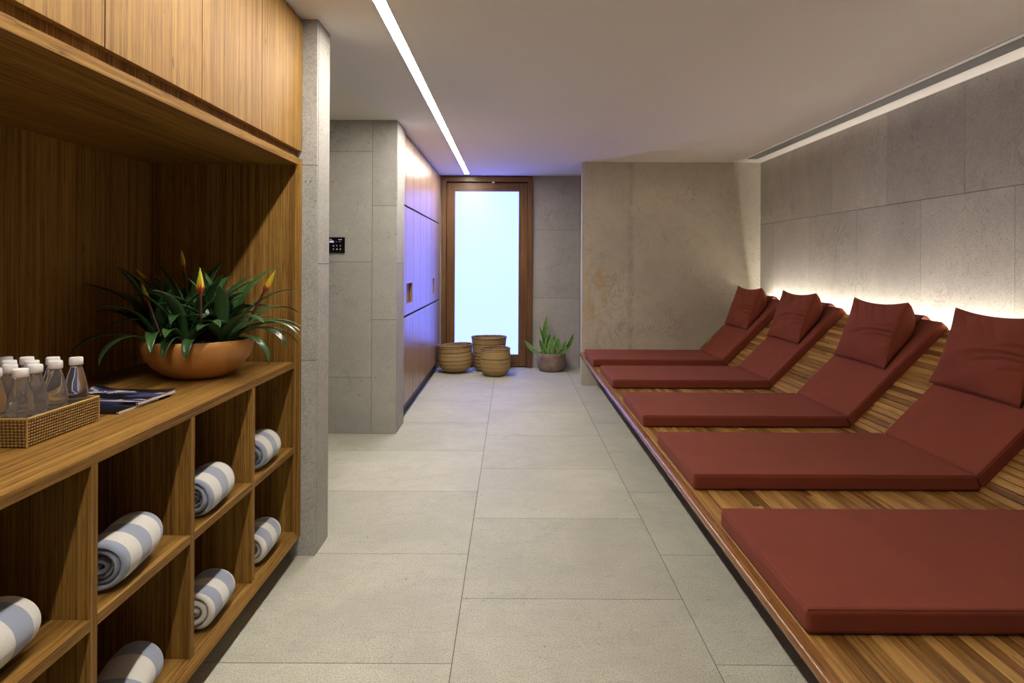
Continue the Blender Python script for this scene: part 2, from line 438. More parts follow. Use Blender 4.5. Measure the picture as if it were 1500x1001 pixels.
# ================================================================== TEAK CABINET
CX, FX, BX = -1.0, -1.02, -1.70         # outer front, fitting front, back face
C0 = -0.385                             # near end (behind the view)
YE0, YE1 = 3.207, 3.247
piv = [1.6735 - 0.516*k for k in range(4, 0, -1)] + [1.6735, 2.1895, 2.7055]   # divider centres
cab = thing('shelving_unit', 'teak cubbyhole unit holding rolled towels under the worktop', 'shelving unit', (-1.3, 1.4, 0))
mb = MB(); mb.prism([(CX, 0.095), (CX, 0.102), (FX, 0.130), (BX, 0.130), (BX, 0.095)], 'Y', C0, YE0-0.0005); mb.build('bottom_panel', M['wood_y'], cab, bevel=0.001)
for yc in piv:
    mb = MB(); mb.box(BX, FX, yc-0.0135, yc+0.0135, 0.1305, 0.8995); mb.build('divider', M['wood_z'], cab, bevel=0.001)
edges = [C0+0.03] + [v for yc in piv for v in (yc-0.0137, yc+0.0137)] + [YE0]
for a, b in zip(edges[0::2], edges[1::2]):
    if b-a > 0.1:
        mb = MB(); mb.box(BX, FX, a, b, 0.499, 0.526); mb.build('shelf', M['wood_y'], cab, bevel=0.001)
mb = MB(); mb.box(BX-0.02, BX, C0, YE0-0.0005, 0.095, 0.8995); mb.build('back_panel', M['wood_z'], cab)
mb = MB(); mb.box(BX, FX, C0, C0+0.03, 0.1305, 0.8995); mb.build('side_panel', M['wood_z'], cab, bevel=0.001)
mb = MB(); mb.box(-1.42, -1.40, C0+0.1, YE0-0.0005, 0.0, 0.095); mb.build('plinth', M['dark'], cab)
# worktop
mb = MB(); mb.box(BX, FX, C0, YE0-0.0005, 0.900, 0.928)
tag(mb.build('worktop', M['wood_y'], bevel=0.0012, origin=(-1.3, 1.4, 0.9)), 'long teak worktop above the towel cubbyholes', 'worktop')
# niche lining: end panel, back panel, canopy board
ni = thing('niche_panelling', 'teak panelling lining the niche above the worktop', 'panelling', (-1.3, 1.4, 0.93))
mb = MB()
mb.prism([(CX, YE1), (FX, YE0), (BX-0.02, YE0), (BX-0.02, YE1)], 'Z', 0.095, 1.8862)
tag(mb.build('end_panel', M['wood_z'], bevel=0.0008, origin=(-1.35, YE1, 0.131)), 'tall teak end panel against the stone pier', 'panel')
mb = MB()
for k in range(12):
    a = C0+0.315*k; b = min(a+0.3145, YE0-0.0005)
    if a < YE0: mb.tint = rn.random(); mb.box(BX-0.02, BX, a, b, 0.9285, 1.8545)
mb.build('back_panel', M['wood_z'], ni)
mb = MB(); mb.prism([(CX, 1.886), (CX-0.003, 1.855), (BX-0.02, 1.855), (BX-0.02, 1.886)], 'Y', C0, YE0-0.0005)
mb.build('canopy_board', M['wood_y'], ni, bevel=0.001)
# upper cabinets
jt = [3.245 - 0.524*k for k in range(7)][::-1]
names = ['teak wall cabinet farthest back, against the stone pier', 'teak wall cabinet second from the stone pier', 'teak wall cabinet third from the stone pier', 'teak wall cabinet nearest the viewer at the top left corner', 'teak wall cabinet fifth from the pier', 'teak wall cabinet sixth from the pier']
for i in range(6):
    a, b = jt[i], jt[i+1]; lab = names[5-i]
    wc = thing('wall_cabinet', lab, 'cabinet', (-1.35, (a+b)/2, 1.887), 'teak wall cabinets above the niche')
    mb = MB(); mb.box(BX, CX-0.024, a+0.001, b-0.001, 1.8865, H-0.005); mb.build('carcass', M['wood_z'], wc)
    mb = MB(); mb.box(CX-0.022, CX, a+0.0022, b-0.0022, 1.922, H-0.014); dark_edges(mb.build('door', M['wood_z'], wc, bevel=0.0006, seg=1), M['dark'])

# ================================================================== LOCKERS
LX = -0.955
lj = [5.96, 6.47-0.35, 6.605, 7.09, 7.58, 8.06, 8.55, 9.03]
lj = [6.12-0.175, 6.12, 6.605, 7.09, 7.58, 8.06, 8.55, 9.03]
ord_ = ['narrow teak filler locker column right behind the stone wall', 'teak locker column nearest the stone wall, with a square cut-out', 'second full teak locker column from the stone wall',
        'teak locker column third from the stone wall', 'teak locker column fourth from the stone wall', 'second teak locker column from the door, with a slim cut-out', 'last teak locker column, beside the glowing door']
for i, (a, b) in enumerate(zip(lj[:-1], lj[1:])):
    lk = thing('locker', ord_[i], 'locker', (-1.25, (a+b)/2, 0), 'teak locker columns on the left')
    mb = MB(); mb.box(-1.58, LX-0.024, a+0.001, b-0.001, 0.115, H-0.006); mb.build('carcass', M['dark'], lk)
    mb = MB(); mb.box(-1.58, -1.0, a+0.001, b-0.001, 0, 0.115); mb.build('plinth', M['black'], lk)
    g = 0.0045
    for z0, z1, nm in ((0.125, 0.903, 'lower_door'), (0.922, 1.897, 'middle_door'), (1.915, H-0.016, 'upper_door')):
        mb = MB()
        hole = None
        if nm == 'middle_door' and i == 1: hole = (a+0.06, b-0.05, 1.02, 1.205)
        if nm == 'middle_door' and i == 5: hole = (a+0.17, a+0.34, 1.02, 1.205)
        if hole:
            h0, h1, k0, k1 = hole
            mb.box(LX-0.022, LX, a+g, h0, z0, z1); mb.box(LX-0.022, LX, h1, b-g, z0, z1)
            mb.box(LX-0.022, LX, h0, h1, z0, k0); mb.box(LX-0.022, LX, h0, h1, k1, z1)
        else: mb.box(LX-0.022, LX, a+g, b-g, z0, z1)
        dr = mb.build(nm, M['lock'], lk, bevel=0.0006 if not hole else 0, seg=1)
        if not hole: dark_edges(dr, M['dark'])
        if hole:
            mb = MB(); mb.box(LX-0.0235, LX-0.0225, h0, h1, k0, k1); mb.build('recess_back', M['wood_z'], dr)

# ================================================================== LOUNGER PLATFORM
BZ, BXF, KX = 0.38, 0.772, 2.10          # deck height, nosing front, fold line
ANG = radians(45.4); dx_, dz_ = cos(ANG), sin(ANG); nx_, nz_ = -sin(ANG), cos(ANG)
PY0, PY1 = -0.6, 7.795; SL = 0.868
pf = thing('lounger_platform', 'long low teak platform with a sloping slatted back along the right wall', 'platform bench', (1.6, 3.6, 0))
rs = random.Random(11)
def strips(mb, P, n, pitch, thick):
    """P(s, h) -> (x, z) along the profile; n strips of given pitch"""
    for i in range(n):
        s0, s1 = i*pitch+0.0012, (i+1)*pitch-0.0012
        y = PY0 - rs.random()*0.8
        while y < PY1:
            L = rs.uniform(0.5, 1.5); y1 = min(y+L, PY1)
            if y1 > PY0:
                ya = max(y, PY0); mb.tint = min(1, max(0, rs.gauss(0.5, 0.24)))
                c = 0.0012
                pts = [P(s0, -thick), P(s0, -c), P(s0+c, 0), P(s1-c, 0), P(s1, -c), P(s1, -thick)]
                mb.prism(pts, 'Y', ya+0.0003, y1-0.0003)
            y = y1
mb = MB(); n1 = 37; x_start = BXF+0.042; p1 = (KX-x_start)/n1
strips(mb, lambda s, h: (x_start+s, BZ+h), n1, p1, 0.018)
mb.build('deck', M['deck'], pf)
mb = MB(); n2 = 25; p2 = SL/n2
strips(mb, lambda s, h: (KX+s*dx_+h*nx_, BZ+s*dz_+h*nz_), n2, p2, 0.018)
mb.build('sloping_back', M['deck'], pf)
# nosing: rounded front edge
mb = MB(); prof = [(x_start-0.001, BZ), (BXF+0.022, BZ)] + [(BXF+0.018-0.018*sin(a), BZ-0.018+0.018*cos(a)) for a in (pi*k/10 for k in range(1, 10))] + [(BXF+0.020, BZ-0.037), (x_start-0.001, BZ-0.037)]
mb.prism(prof, 'Y', PY0, PY1); mb.build('nosing', M['nosing'], pf, smooth=True, angle=50)
mb = MB(); mb.box(x_start, KX+0.02, PY0, PY1, BZ-0.034, BZ-0.0185)
mb.prism([(KX+0.02, BZ-0.034), (KX+0.005, BZ-0.0185), (KX+0.0125+SL*dx_, BZ-0.0185+SL*dz_), (KX+0.03+SL*dx_, BZ-0.034+SL*dz_)], 'Y', PY0, PY1)
mb.build('substructure', M['dark'], pf)
mb = MB(); mb.box(1.30, 1.33, PY0, PY1, 0, BZ-0.034); mb.build('plinth', M['dark'], pf)
# cove light behind the slope
t = thing('cove_light', 'warm LED light line hidden behind the sloping platform back', 'cove light', (2.795, 3.6, 0.745))
mb = MB(); mb.prism([(2.757, 0.850), (2.7495, 0.885), (2.7475, 0.885), (2.755, 0.850)], 'Y', PY0, 7.50); mb.build('led_tape', M['cove'], t)
mb = MB(); mb.prism([(2.7465, 0.885), (2.7540, 0.8495), (2.7570, 0.8490), (2.7570, 0.8440), (2.7510, 0.8440), (2.7435, 0.885)], 'Y', PY0, 7.77); mb.build('profile', M['white'], t)

# ------------------------------------------------------------------ mattresses
TH = 0.075; MWID = 0.78
FK = TH*math.tan(ANG/2)                 # mitre at fold
def soft_block(poly_len, P, y0, y1, name, parent, seed):
    """cushion block: s along the profile 0..len, rounded edges, slightly crowned top"""
    pass
def make_mattress():
    root = thing('lounger_mattress', '', 'mattress', (0.812, 0, BZ), 'brick red folding mattresses on the platform')
    x0 = 0.0; kx = KX-0.812+0.015; W = MWID
    bm_ = MB(); bm_.prism([(x0, 0.001), (kx-0.001, 0.001), (kx-FK-0.001, TH), (x0, TH)], 'Y', 0, W)
    a = bm_.build('seat_pad', M['cushion'], root, xf=1)
    LB = 0.866
    def Q(s, h): return (kx+0.001+s*dx_+h*nx_, 0.001+s*dz_+h*nz_)
    q0 = (kx+0.001, 0.001); q1 = Q(LB, 0); q2 = Q(LB, TH); q3 = (kx-FK+0.001, TH)
    bm_ = MB(); bm_.prism([q0, q1, q2, q3], 'Y', 0, W)
    b = bm_.build('back_pad', M['cushion'], root, xf=1)
    for o in (a, b):
        me = o.data; bm = bmesh.new(); bm.from_mesh(me)
        bmesh.ops.bevel(bm, geom=bm.edges[:], offset=0.017, segments=5, profile=0.5, affect='EDGES', clamp_overlap=True)
        for f in bm.faces: f.smooth = True
        # crown and soft irregularity
        bmesh.ops.triangulate(bm, faces=[f for f in bm.faces if len(f.verts) > 4])
        bm.to_mesh(me); bm.free()
        for p in me.polygons: p.use_smooth = True
        md = o.modifiers.new('wn', 'WEIGHTED_NORMAL'); md.keep_sharp = False
    # stitched seams round the top edges
    s = MB(); e = 0.006
    s.tube([(e, e, TH-0.004), (kx-FK-0.01, e, TH-0.004)], 0.0018, 6); s.tube([(e, W-e, TH-0.004), (kx-FK-0.01, W-e, TH-0.004)], 0.0018, 6)
    s.tube([(e, e, TH-0.004), (e, W-e, TH-0.004)], 0.0018, 6)
    s.build('seam', M['piping'], a, xf=1)
    s = MB(); A = Q(0.03, TH-0.004); B = Q(LB-0.006, TH-0.004)
    s.tube([(A[0]-0.0, e, A[1]), (B[0], e, B[1])], 0.0018, 6); s.tube([(B[0], e, B[1]), (B[0], W-e, B[1])], 0.0018, 6)
    s.build('seam', M['piping'], b, xf=1)
    return root
m0 = make_mattress()
my = [1.868, 3.062, 4.240, 5.545, 6.712]
ml = ['nearest brick red mattress, cut off by the lower right edge, no pillow in view', 'brick red mattress second from the viewer, under the largest pillow', 'middle one of the five brick red mattresses',
      'brick red mattress second from the far stone wall', 'farthest brick red mattress, against the beige stone wall']
for i, y in enumerate(my):
    r = m0 if i == 0 else dup(m0)
    r.location = (0.812 + (0, 0.008, 0.006, 0.010, -0.012)[i], y, BZ); r['label'] = ml[i]

# ------------------------------------------------------------------ pillows
def make_pillow(seed):
    """origin at the bottom near corner of the front seam; u along +Y, s up the front"""
    rp = random.Random(seed)
    root = thing('pillow', '', 'pillow', (0, 0, 0), 'brick red pillows leaning on the mattress backs')
    W, Hh = 0.68, 0.445; fa = radians(70.5); fu = Vector((cos(fa), 0, sin(fa))); fn = Vector((-sin(fa), 0, cos(fa)))
    cl = math.tan(fa-ANG)
    def edge(u, s):                      # u,s in -1..1 -> seam plane position with pulled-in sides
        y = u*(1-0.085*(1-abs(s)**2.2)); v = s*(1-0.14*(1-abs(u)**2.0)) if s > 0 else s*(1-0.02*(1-u*u))
        return (y+1)/2*W, (v+1)/2*Hh
    wr = [(rp.uniform(0.15, 0.3), -0.05+rp.uniform(-.1, .1), rp.uniform(0.3, 0.5), rp.uniform(-.5, -.1)) for _ in range(3)]
    def crease(u, s):
        d = 0
        # folds running in from the near side (u=-1) at mid height, curving downwards
        for k, (off, ln, amp, wd) in enumerate(((0.02, 1.15, 0.032, 0.036), (-0.10, 0.85, 0.026, 0.028), (0.22, 0.7, 0.012, 0.03), (-0.30, 0.45, 0.010, 0.03))):
            tt = (u+1)/ln
            if tt < 1.3:
                line = off + 0.10*tt - 0.22*tt*tt
                d -= amp*math.exp(-((s-line)/wd)**2)*max(0, 1-tt/1.3)**0.7*min(1, tt*6+0.3)
                d += amp*0.55*math.exp(-((s-line-0.085)/0.06)**2)*max(0, 1-tt/1.3)
        # folds radiating from the top corners
        for cu, sl, off, amp in ((0.1, -1.1, 0.82, 0.014), (0.35, -0.9, 0.92, 0.013), (0.75, -1.4, 0.75, 0.010), (-0.35, -1, 0.9, 0.010)):
            q = (u-cu)*0.6 + (s-off)*0.9
            if s > 0.25: d -= amp*math.exp(-((u-cu+(1-s)*0.75)/0.05)**2)*min(1, (s-0.25)*2)
        d += 0.0035*sin(7*u+3*s+seed)*cos(5*s-2*u)
        return d
    def bulge(u, s): return ((1-abs(u)**2.6)*(1-abs(s)**2.4))**0.62
    def front(a, b):
        u, s = a*2-1, b*2-1; y, v = edge(u, s)
        e = min(1, (1-abs(u))*6)*min(1, (1-abs(s))*6)
        h = 0.052*bulge(u, s) + crease(u, s)*min(1, e+0.25*(1-abs(s)))
        if abs(u) == 1 or abs(s) == 1: h = 0
        return tuple(Vector((0, y, 0)) + fu*v + fn*h)
    def back(a, b):
        u, s = a*2-1, b*2-1; y, v = edge(u, s)
        room = max(0.0, v*cl - 0.004)
        full = 0.155*max(0, 1-abs(s)**3.0)**0.7 * (0.62+0.38*max(0, 1-abs(u)**4)**0.5)
        if s > 0.999 or s < -0.999: full = 0
        h = min(room, full)
        return tuple(Vector((0, y, 0)) + fu*v - fn*h)
    N1, N2 = 64, 48
    mb = MB(); mb.grid(front, N1, N2); mb.grid(lambda a, b: back(1-a, b), N1, N2)
    for a in (0, 1):
        mb.grid(lambda p, b, a=a: tuple(Vector(front(a, b)).lerp(Vector(back(a, b)), p) + Vector((0, (1 if a else -1)*0.012*sin(pi*p)*min(1, (Vector(front(a,b))-Vector(back(a,b))).length*15), 0))), 6, N2)
    me_o = mb.build('cover', M['cushion'], root, xf=1)
    bm = bmesh.new(); bm.from_mesh(me_o.data); bmesh.ops.remove_doubles(bm, verts=bm.verts[:], dist=0.0012)
    bmesh.ops.recalc_face_normals(bm, faces=bm.faces[:]); bm.to_mesh(me_o.data); bm.free()
    for p in me_o.data.polygons: p.use_smooth = True
    mb = MB(); pts = [front(i/30, 0) for i in range(31)] + [front(1, i/24) for i in range(1, 25)] + [front(1-i/30, 1) for i in range(1, 31)] + [front(0, 1-i/24) for i in range(1, 24)]
    mb.tube(pts, 0.0028, 6, closed=True); mb.build('piping', M['piping'], root, xf=1, smooth=True)
    return root, W
# a point on the mattress back surface at distance s from the fold
def on_back(s, h=0.0): return (KX+0.015-FK+s*dx_+h*nx_, BZ+TH+s*dz_+h*nz_)
def make_flap(parent, px, pz):
    # strap lying over the mattress top, held behind the pillow
    mb = MB(); T = 0.004; path = []
    for s in (0.47, 0.55, 0.65, 0.75, 0.83): path.append(on_back(s, 0.002))
    LE = 0.866-FK; path = [q for q in path]; path += [on_back(LE+FK-0.020, 0.002), on_back(LE+FK-0.004, -0.001), on_back(LE+FK+0.003, -0.014), on_back(LE+FK+0.003, -0.05)]
    y0, y1 = 0.13, 0.56
    vs = []; n = len(path)
    for (x, z) in path: vs.append((x-px, z-pz))
    mb.grid(lambda a, b: (vs[round(b*(n-1))][0], y0+(y1-y0)*a, vs[round(b*(n-1))][1]), 8, n)
    return mb.build('headrest_strap', M['cushion'], parent, xf=1, smooth=True, solid=0.004)
pl = ['largest brick red pillow, nearest to the viewer at the right edge', 'brick red pillow on the middle mattress', 'brick red pillow second from the far stone wall', 'smallest-looking brick red pillow, beside the far stone wall']
sp = 0.395
for i, y in enumerate([3.165, 4.315, 5.635, 6.815]):
    r, W = make_pillow(i*3+1)
    bx, bz = on_back(sp, 0.004)
    r.location = (bx+(0, 0, .006, -.012)[i], y, bz); r['label'] = pl[i]
    make_flap(r, bx, bz)
    r.rotation_euler = (0, 0, radians((0.5, 0.0, 0.3, 0.8)[i]))

# ================================================================== TOWELS
def towel_mat():
    t = NT('striped towel'); tc = t.n.new('ShaderNodeTexCoord'); sx = t.n.new('ShaderNodeSeparateXYZ'); t.t.links.new(tc.outputs['Object'], sx.inputs[0])
    ph = t.n.new('ShaderNodeObjectInfo'); sc = t.n.new('ShaderNodeSeparateColor'); t.t.links.new(ph.outputs['Color'], sc.inputs[0])
    y = t.math('ADD', sx.outputs[1], t.math('MULTIPLY', t.math('SUBTRACT', t.noise(t.coord(), 9, 2, 0.5), 0.5), 0.006))
    f = t.math('FRACT', t.math('ADD', t.math('DIVIDE', y, 0.125), sc.outputs[0]))
    f = t.ramp(f, [(0.0, 0.0), (0.012, 1.0), (0.5, 1.0), (0.512, 0.0)])
    P = t.coord(); n = t.noise(P, 420, 3, 0.7)
    c = t.mix(f, (0.66, 0.63, 0.57), (0.255, 0.29, 0.385))
    c = t.mix(t.ramp(n, [(0.3, 0.3), (0.6, 0.0)]), c, (0.25, 0.25, 0.27))
    return t.done(c, 0.95, bump=n, bstr=0.6, bdist=0.002, Sheen_Weight=0.4)
M['towel'] = towel_mat()
def make_towel(seed, turns, phase, label, loc, yaw, rx=0.077, rz=0.069, L=0.24, sag=0.0):
    rt = random.Random(seed)
    t_ = rx/(turns+0.35)                  # cloth pitch
    root = MB(); N = int(turns*40)
    th0 = 0.35*2*pi; prof_n = 26; vs = []; th = t_*0.90
    jit = [rt.uniform(-1, 1) for _ in range(8)]
    def yend(a, side):                    # ragged edge: each turn sits a little in or out
        k = a/(2*pi); b = 0.007*sin(k*2.3+jit[0]*3)+0.004*sin(a*1.7+jit[1]*3)
        return b if side == 0 else b*0.8
    for i in range(N+1):
        a = th0 + (turns*2*pi)*i/N; k = a/(2*pi)
        r = t_*k; wob = 1+0.035*sin(2*a+jit[2])*(1-i/N*0.4)+0.02*sin(3*a+jit[3]*2)
        ang = a - (th0 + turns*2*pi) + radians(-115)
        prof = []
        rr = th/2
        inn = 1-0.0  # cross-section of the cloth: rounded at both ends
        y0 = yend(a, 0)+ (0.014*(1-i/N)); y1 = L - yend(a, 1) - 0.012*(1-i/N)
        e = 0.014
        outer = [(y0+e*(1-cos(q)), rr*sin(q)) for q in (pi/2*j/5 for j in range(0, 6))]
        outer += [(y0+e+(y1-y0-2*e)*j/5, rr) for j in range(1, 5)]
        outer += [(y1-e*(1-cos(q)), rr*sin(q)) for q in (pi/2*(1-j/5) for j in range(0, 6))]
        inner = [(yy, -hh) for yy, hh in outer[::-1][1:-1]]
        for yy, hh in outer+inner:
            taper = 1 - 0.10*max(0, 1-yy/0.05)**2 - 0.10*max(0, 1-(L-yy)/0.05)**2
            R = (r*wob+hh)*taper
            x = R*cos(ang); z = R*sin(ang)*rz/rx
            z += 0.004*sin(yy*25+jit[5]*3)*(1 if z > 0 else 0.1)*(r/rx) - sag*max(0, z/rx)*math.exp(-((yy-L*0.35)/0.06)**2)
            # settle on the shelf
            zb = -rz*0.90
            if z < zb: z = zb + (z-zb)*0.12
            vs.append((x, yy, z))
    P = len(outer)+len(inner); fs = []
    for i in range(N):
        for j in range(P): fs.append((i*P+j, i*P+(j+1) % P, (i+1)*P+(j+1) % P, (i+1)*P+j))
    fs.append(tuple(range(P))); fs.append(tuple(range(N*P, N*P+P))[::-1])
    root.add(vs, fs)
    zmin = min(v[2] for v in vs)
    o = root.build('rolled_towel', M['towel'], None, smooth=True, angle=180)
    o.location = (loc[0], loc[1], loc[2]-zmin+0.0005); o.rotation_euler = (0, 0, yaw)
    o.color = (phase, 0, 0, 1)
    return tag(o, label, 'towel', 'rolled striped towels in the cubbyholes')
TZ1, TZ2 = 0.5265, 0.1305
make_towel(1, 3.4, 0.72, 'rolled striped towel in the upper row, cut off by the left edge', (-1.105, 1.27, TZ1), 0.05, L=0.26)
make_towel(2, 4.4, 0.28, 'rolled striped towel with blue end, in the upper row below the worktop, second from left', (-1.080, 1.785, TZ1), 0.09, L=0.25)
make_towel(3, 4.2, 0.30, 'rolled striped towel with blue end, in the upper row, second from the pier', (-1.080, 2.305, TZ1), 0.05)
make_towel(4, 3.6, 0.30, 'rolled striped towel in the upper row cubbyhole beside the stone pier', (-1.085, 2.825, TZ1), 0.05)
make_towel(5, 3.2, 0.55, 'rolled striped towel in the bottom row, cut off by the lower edge', (-1.09, 1.80, TZ2), 0.06, L=0.26, sag=0.05)
make_towel(6, 3.0, 0.80, 'rolled striped towel with white end, in the bottom row, second from the pier', (-1.082, 2.315, TZ2), 0.05)
make_towel(7, 3.3, 0.82, 'rolled striped towel with white end, in the bottom row cubbyhole beside the pier', (-1.085, 2.83, TZ2), 0.05)

# ================================================================== TRAY, BOTTLES, MAGAZINES
WZ = 0.9285
def rattan():
    t = NT('rattan weave'); n = t.noise(t.coord(), 260, 3, 0.6)
    a = t.attr('tint')
    c = t.ramp(a, [(0.0, (0.030, 0.010, 0.003)), (0.5, (0.20, 0.10, 0.022)), (1.0, (0.50, 0.32, 0.085))])
    c = t.mix(t.ramp(n, [(0.35, 0.35), (0.6, 0.0)]), c, (0.14, 0.06, 0.015))
    return t.done(c, 0.5, bump=n, bstr=0.3, bdist=0.001)
M['rattan'] = rattan()
TX0, TX1, TY0, TY1, TZh = -1.60, -1.218, 1.715, 2.005, 0.074
tr = thing('rattan_tray', 'rectangular woven rattan tray holding the water bottles', 'tray', (-1.41, 1.86, WZ))
def weave_wall(mb, P, Lw, Hw, cell=0.0096, rowh=0.0074):
    nc = int(Lw/cell); nr = int(Hw/rowh); su, sv = 6, 5
    nu, nv = nc*su+1, nr*sv+1
    o = len(mb.v)
    def hgt(u, v):
        c = u*nc; r = v*nr
        ir = int(min(r, nr-1e-6)); fr = r-ir; fc = (c + (0.5 if ir % 2 else 0)*0.0) % 1.0
        nub = max(0, sin(pi*fc))**0.7 * max(0, sin(pi*fr))**0.6
        stake = 0.35*math.exp(-((fc if fc < 0.5 else fc-1)/0.16)**2)
        q = max(nub, stake*0.8)
        return 0.0034*q, True, q
    for j in range(nv):
        for i in range(nu):
            u, v = i/(nu-1), j/(nv-1); h, _, _ = hgt(u, v); mb.v.append(P(u*Lw, v*Hw, h))
    for j in range(nv-1):
        for i in range(nu-1):
            u, v = (i+.5)/(nu-1), (j+.5)/(nv-1); h, over, q = hgt(u, v)
            mb.f.append([o+j*nu+i, o+j*nu+i+1, o+(j+1)*nu+i+1, o+(j+1)*nu+i]); mb.m.append(0)
            mb.t.append(min(1, max(0, q**1.3*(0.82+0.3*random.random()))))
fl = 0.004   # slight outward flare
mb = MB()
weave_wall(mb, lambda a, z, h: (TX1+h+fl*z/TZh, TY0+a, WZ+z+0.001), TY1-TY0, TZh-0.004)
weave_wall(mb, lambda a, z, h: (TX1-a, TY0-h-fl*z/TZh, WZ+z+0.001), TX1-TX0, TZh-0.004)
weave_wall(mb, lambda a, z, h: (TX1-a, TY1+h+fl*z/TZh, WZ+z+0.001), TX1-TX0, TZh-0.004)
weave_wall(mb, lambda a, z, h: (TX0-h-fl*z/TZh, TY0+a, WZ+z+0.001), TY1-TY0, TZh-0.004)
mb.build('woven_side', M['rattan'], tr, smooth=True, angle=180)
mb = MB(); mb.tint = 0.35
mb.box(TX0+.005, TX1-.005, TY0+.005, TY1-.005, WZ+0.001, WZ+0.060)
for a in ((TX0, TX0+.005, TY0, TY1), (TX1-.005, TX1, TY0, TY1), (TX0, TX1, TY0, TY0+.005), (TX0, TX1, TY1-.005, TY1)): mb.box(*a, WZ+0.001, WZ+TZh-0.003)
mb.build('base', M['rattan'], tr)
mb = MB(); mb.tint = 0.85
f2 = fl
cs = [(TX0-f2, TY0-f2), (TX1+f2, TY0-f2), (TX1+f2, TY1+f2), (TX0-f2, TY1+f2)]
for (a, b) in zip(cs, cs[1:]+cs[:1]):
    n = int(math.dist(a, b)/0.003)
    mb.tube([(a[0]+(b[0]-a[0])*i/n, a[1]+(b[1]-a[1])*i/n, WZ+TZh-0.002) for i in range(n+1)], lambda q, n=n: 0.0032+0.0007*(-1)**int(q*n+.5), 8)
for cx, cy in cs[:]: mb.tube([(cx, cy, WZ+0.002), (cx, cy, WZ+TZh-0.002)], 0.0028, 8)
mb.build('rim', M['rattan'], tr, smooth=True, angle=60)

gm = bpy.data.materials.new('clear bottle and water'); gm.use_nodes = True
gb = gm.node_tree.nodes['Principled BSDF']; gb.inputs['Transmission Weight'].default_value = 0.975; gb.inputs['Roughness'].default_value = 0.0
gb.inputs['IOR'].default_value = 1.36; gb.inputs['Base Color'].default_value = (0.98, 0.98, 1, 1)
M['water'] = gm
M['cap'] = plain('white plastic cap', (0.80, 0.77, 0.76), 0.45, Subsurface_Weight=0.15)
def make_bottle():
    r = thing('water_bottle', '', 'bottle', (0, 0, 0), 'water bottles in the rattan tray')
    base = 0.0; R = 0.0315
    prof = [(0.014, 0.006), (0.022, 0.0025), (R-0.005, 0.0), (R-0.0012, 0.003), (R-0.0005, 0.010), (R-0.0015, 0.0175), (R-0.0005, 0.020), (R, 0.025), (R-0.0006, 0.034),
            (0.0298, 0.046), (0.0278, 0.058), (0.0254, 0.070), (0.0225, 0.082), (0.0193, 0.094), (0.0163, 0.103), (0.0148, 0.108), (0.0144, 0.116)]
    mb = MB(); mb.lathe(prof, n=48); mb.build('body', M['water'], r, xf=1, smooth=True, angle=80)
    mb = MB(); mb.lathe([(0.0172, 0.1125), (0.0180, 0.1132), (0.0177, 0.1300), (0.0165, 0.1330), (0.0, 0.1338)], n=48, capt=False, wob=lambda a, v: 0.012*(1 if int(a/(2*pi)*48+.5) % 2 else 0)*(0.1 < v < 0.6)); mb.build('cap', M['cap'], r, xf=1, smooth=True, angle=60)
    mb = MB(); mb.lathe([(0.0150, 0.1095), (0.0168, 0.1100), (0.0168, 0.1116), (0.0150, 0.1120)], n=40); mb.build('neck_ring', M['water'], r, xf=1, smooth=True, angle=50)
    return r
bts = [(113, 1.962, 'water bottle at the far right corner of the tray, nearest the magazines'), (77.5, 1.962, 'water bottle in the back row, second from the magazine end'), (39.3, 1.962, 'water bottle in the back row, third from the magazine end'),
       (8, 1.962, 'leftmost water bottle of the back row'), (81, 1.891, 'water bottle in the second row from the back, nearest the tray side'), (46.7, 1.891, 'water bottle in the second row from the back, middle one'), (13.4, 1.891, 'water bottle in the second row from the back, at the left'),
       (51.5, 1.820, 'water bottle in the third row from the back, nearest the tray side'), (14.5, 1.820, 'water bottle in the third row from the back, at the left'), (30, 1.750, 'frontmost fully visible water bottle at the near tray corner'), (-9, 1.750, 'front-row water bottle cut off by the left edge of the photo')]
b0 = make_bottle()
for i, (px, y, lab) in enumerate(bts):
    r = b0 if i == 0 else dup(b0)
    x = (px-750+0.8)/1000*y
    if i == 0: x -= 0.003
    r.location = (x, y, WZ+0.0605); r['label'] = lab

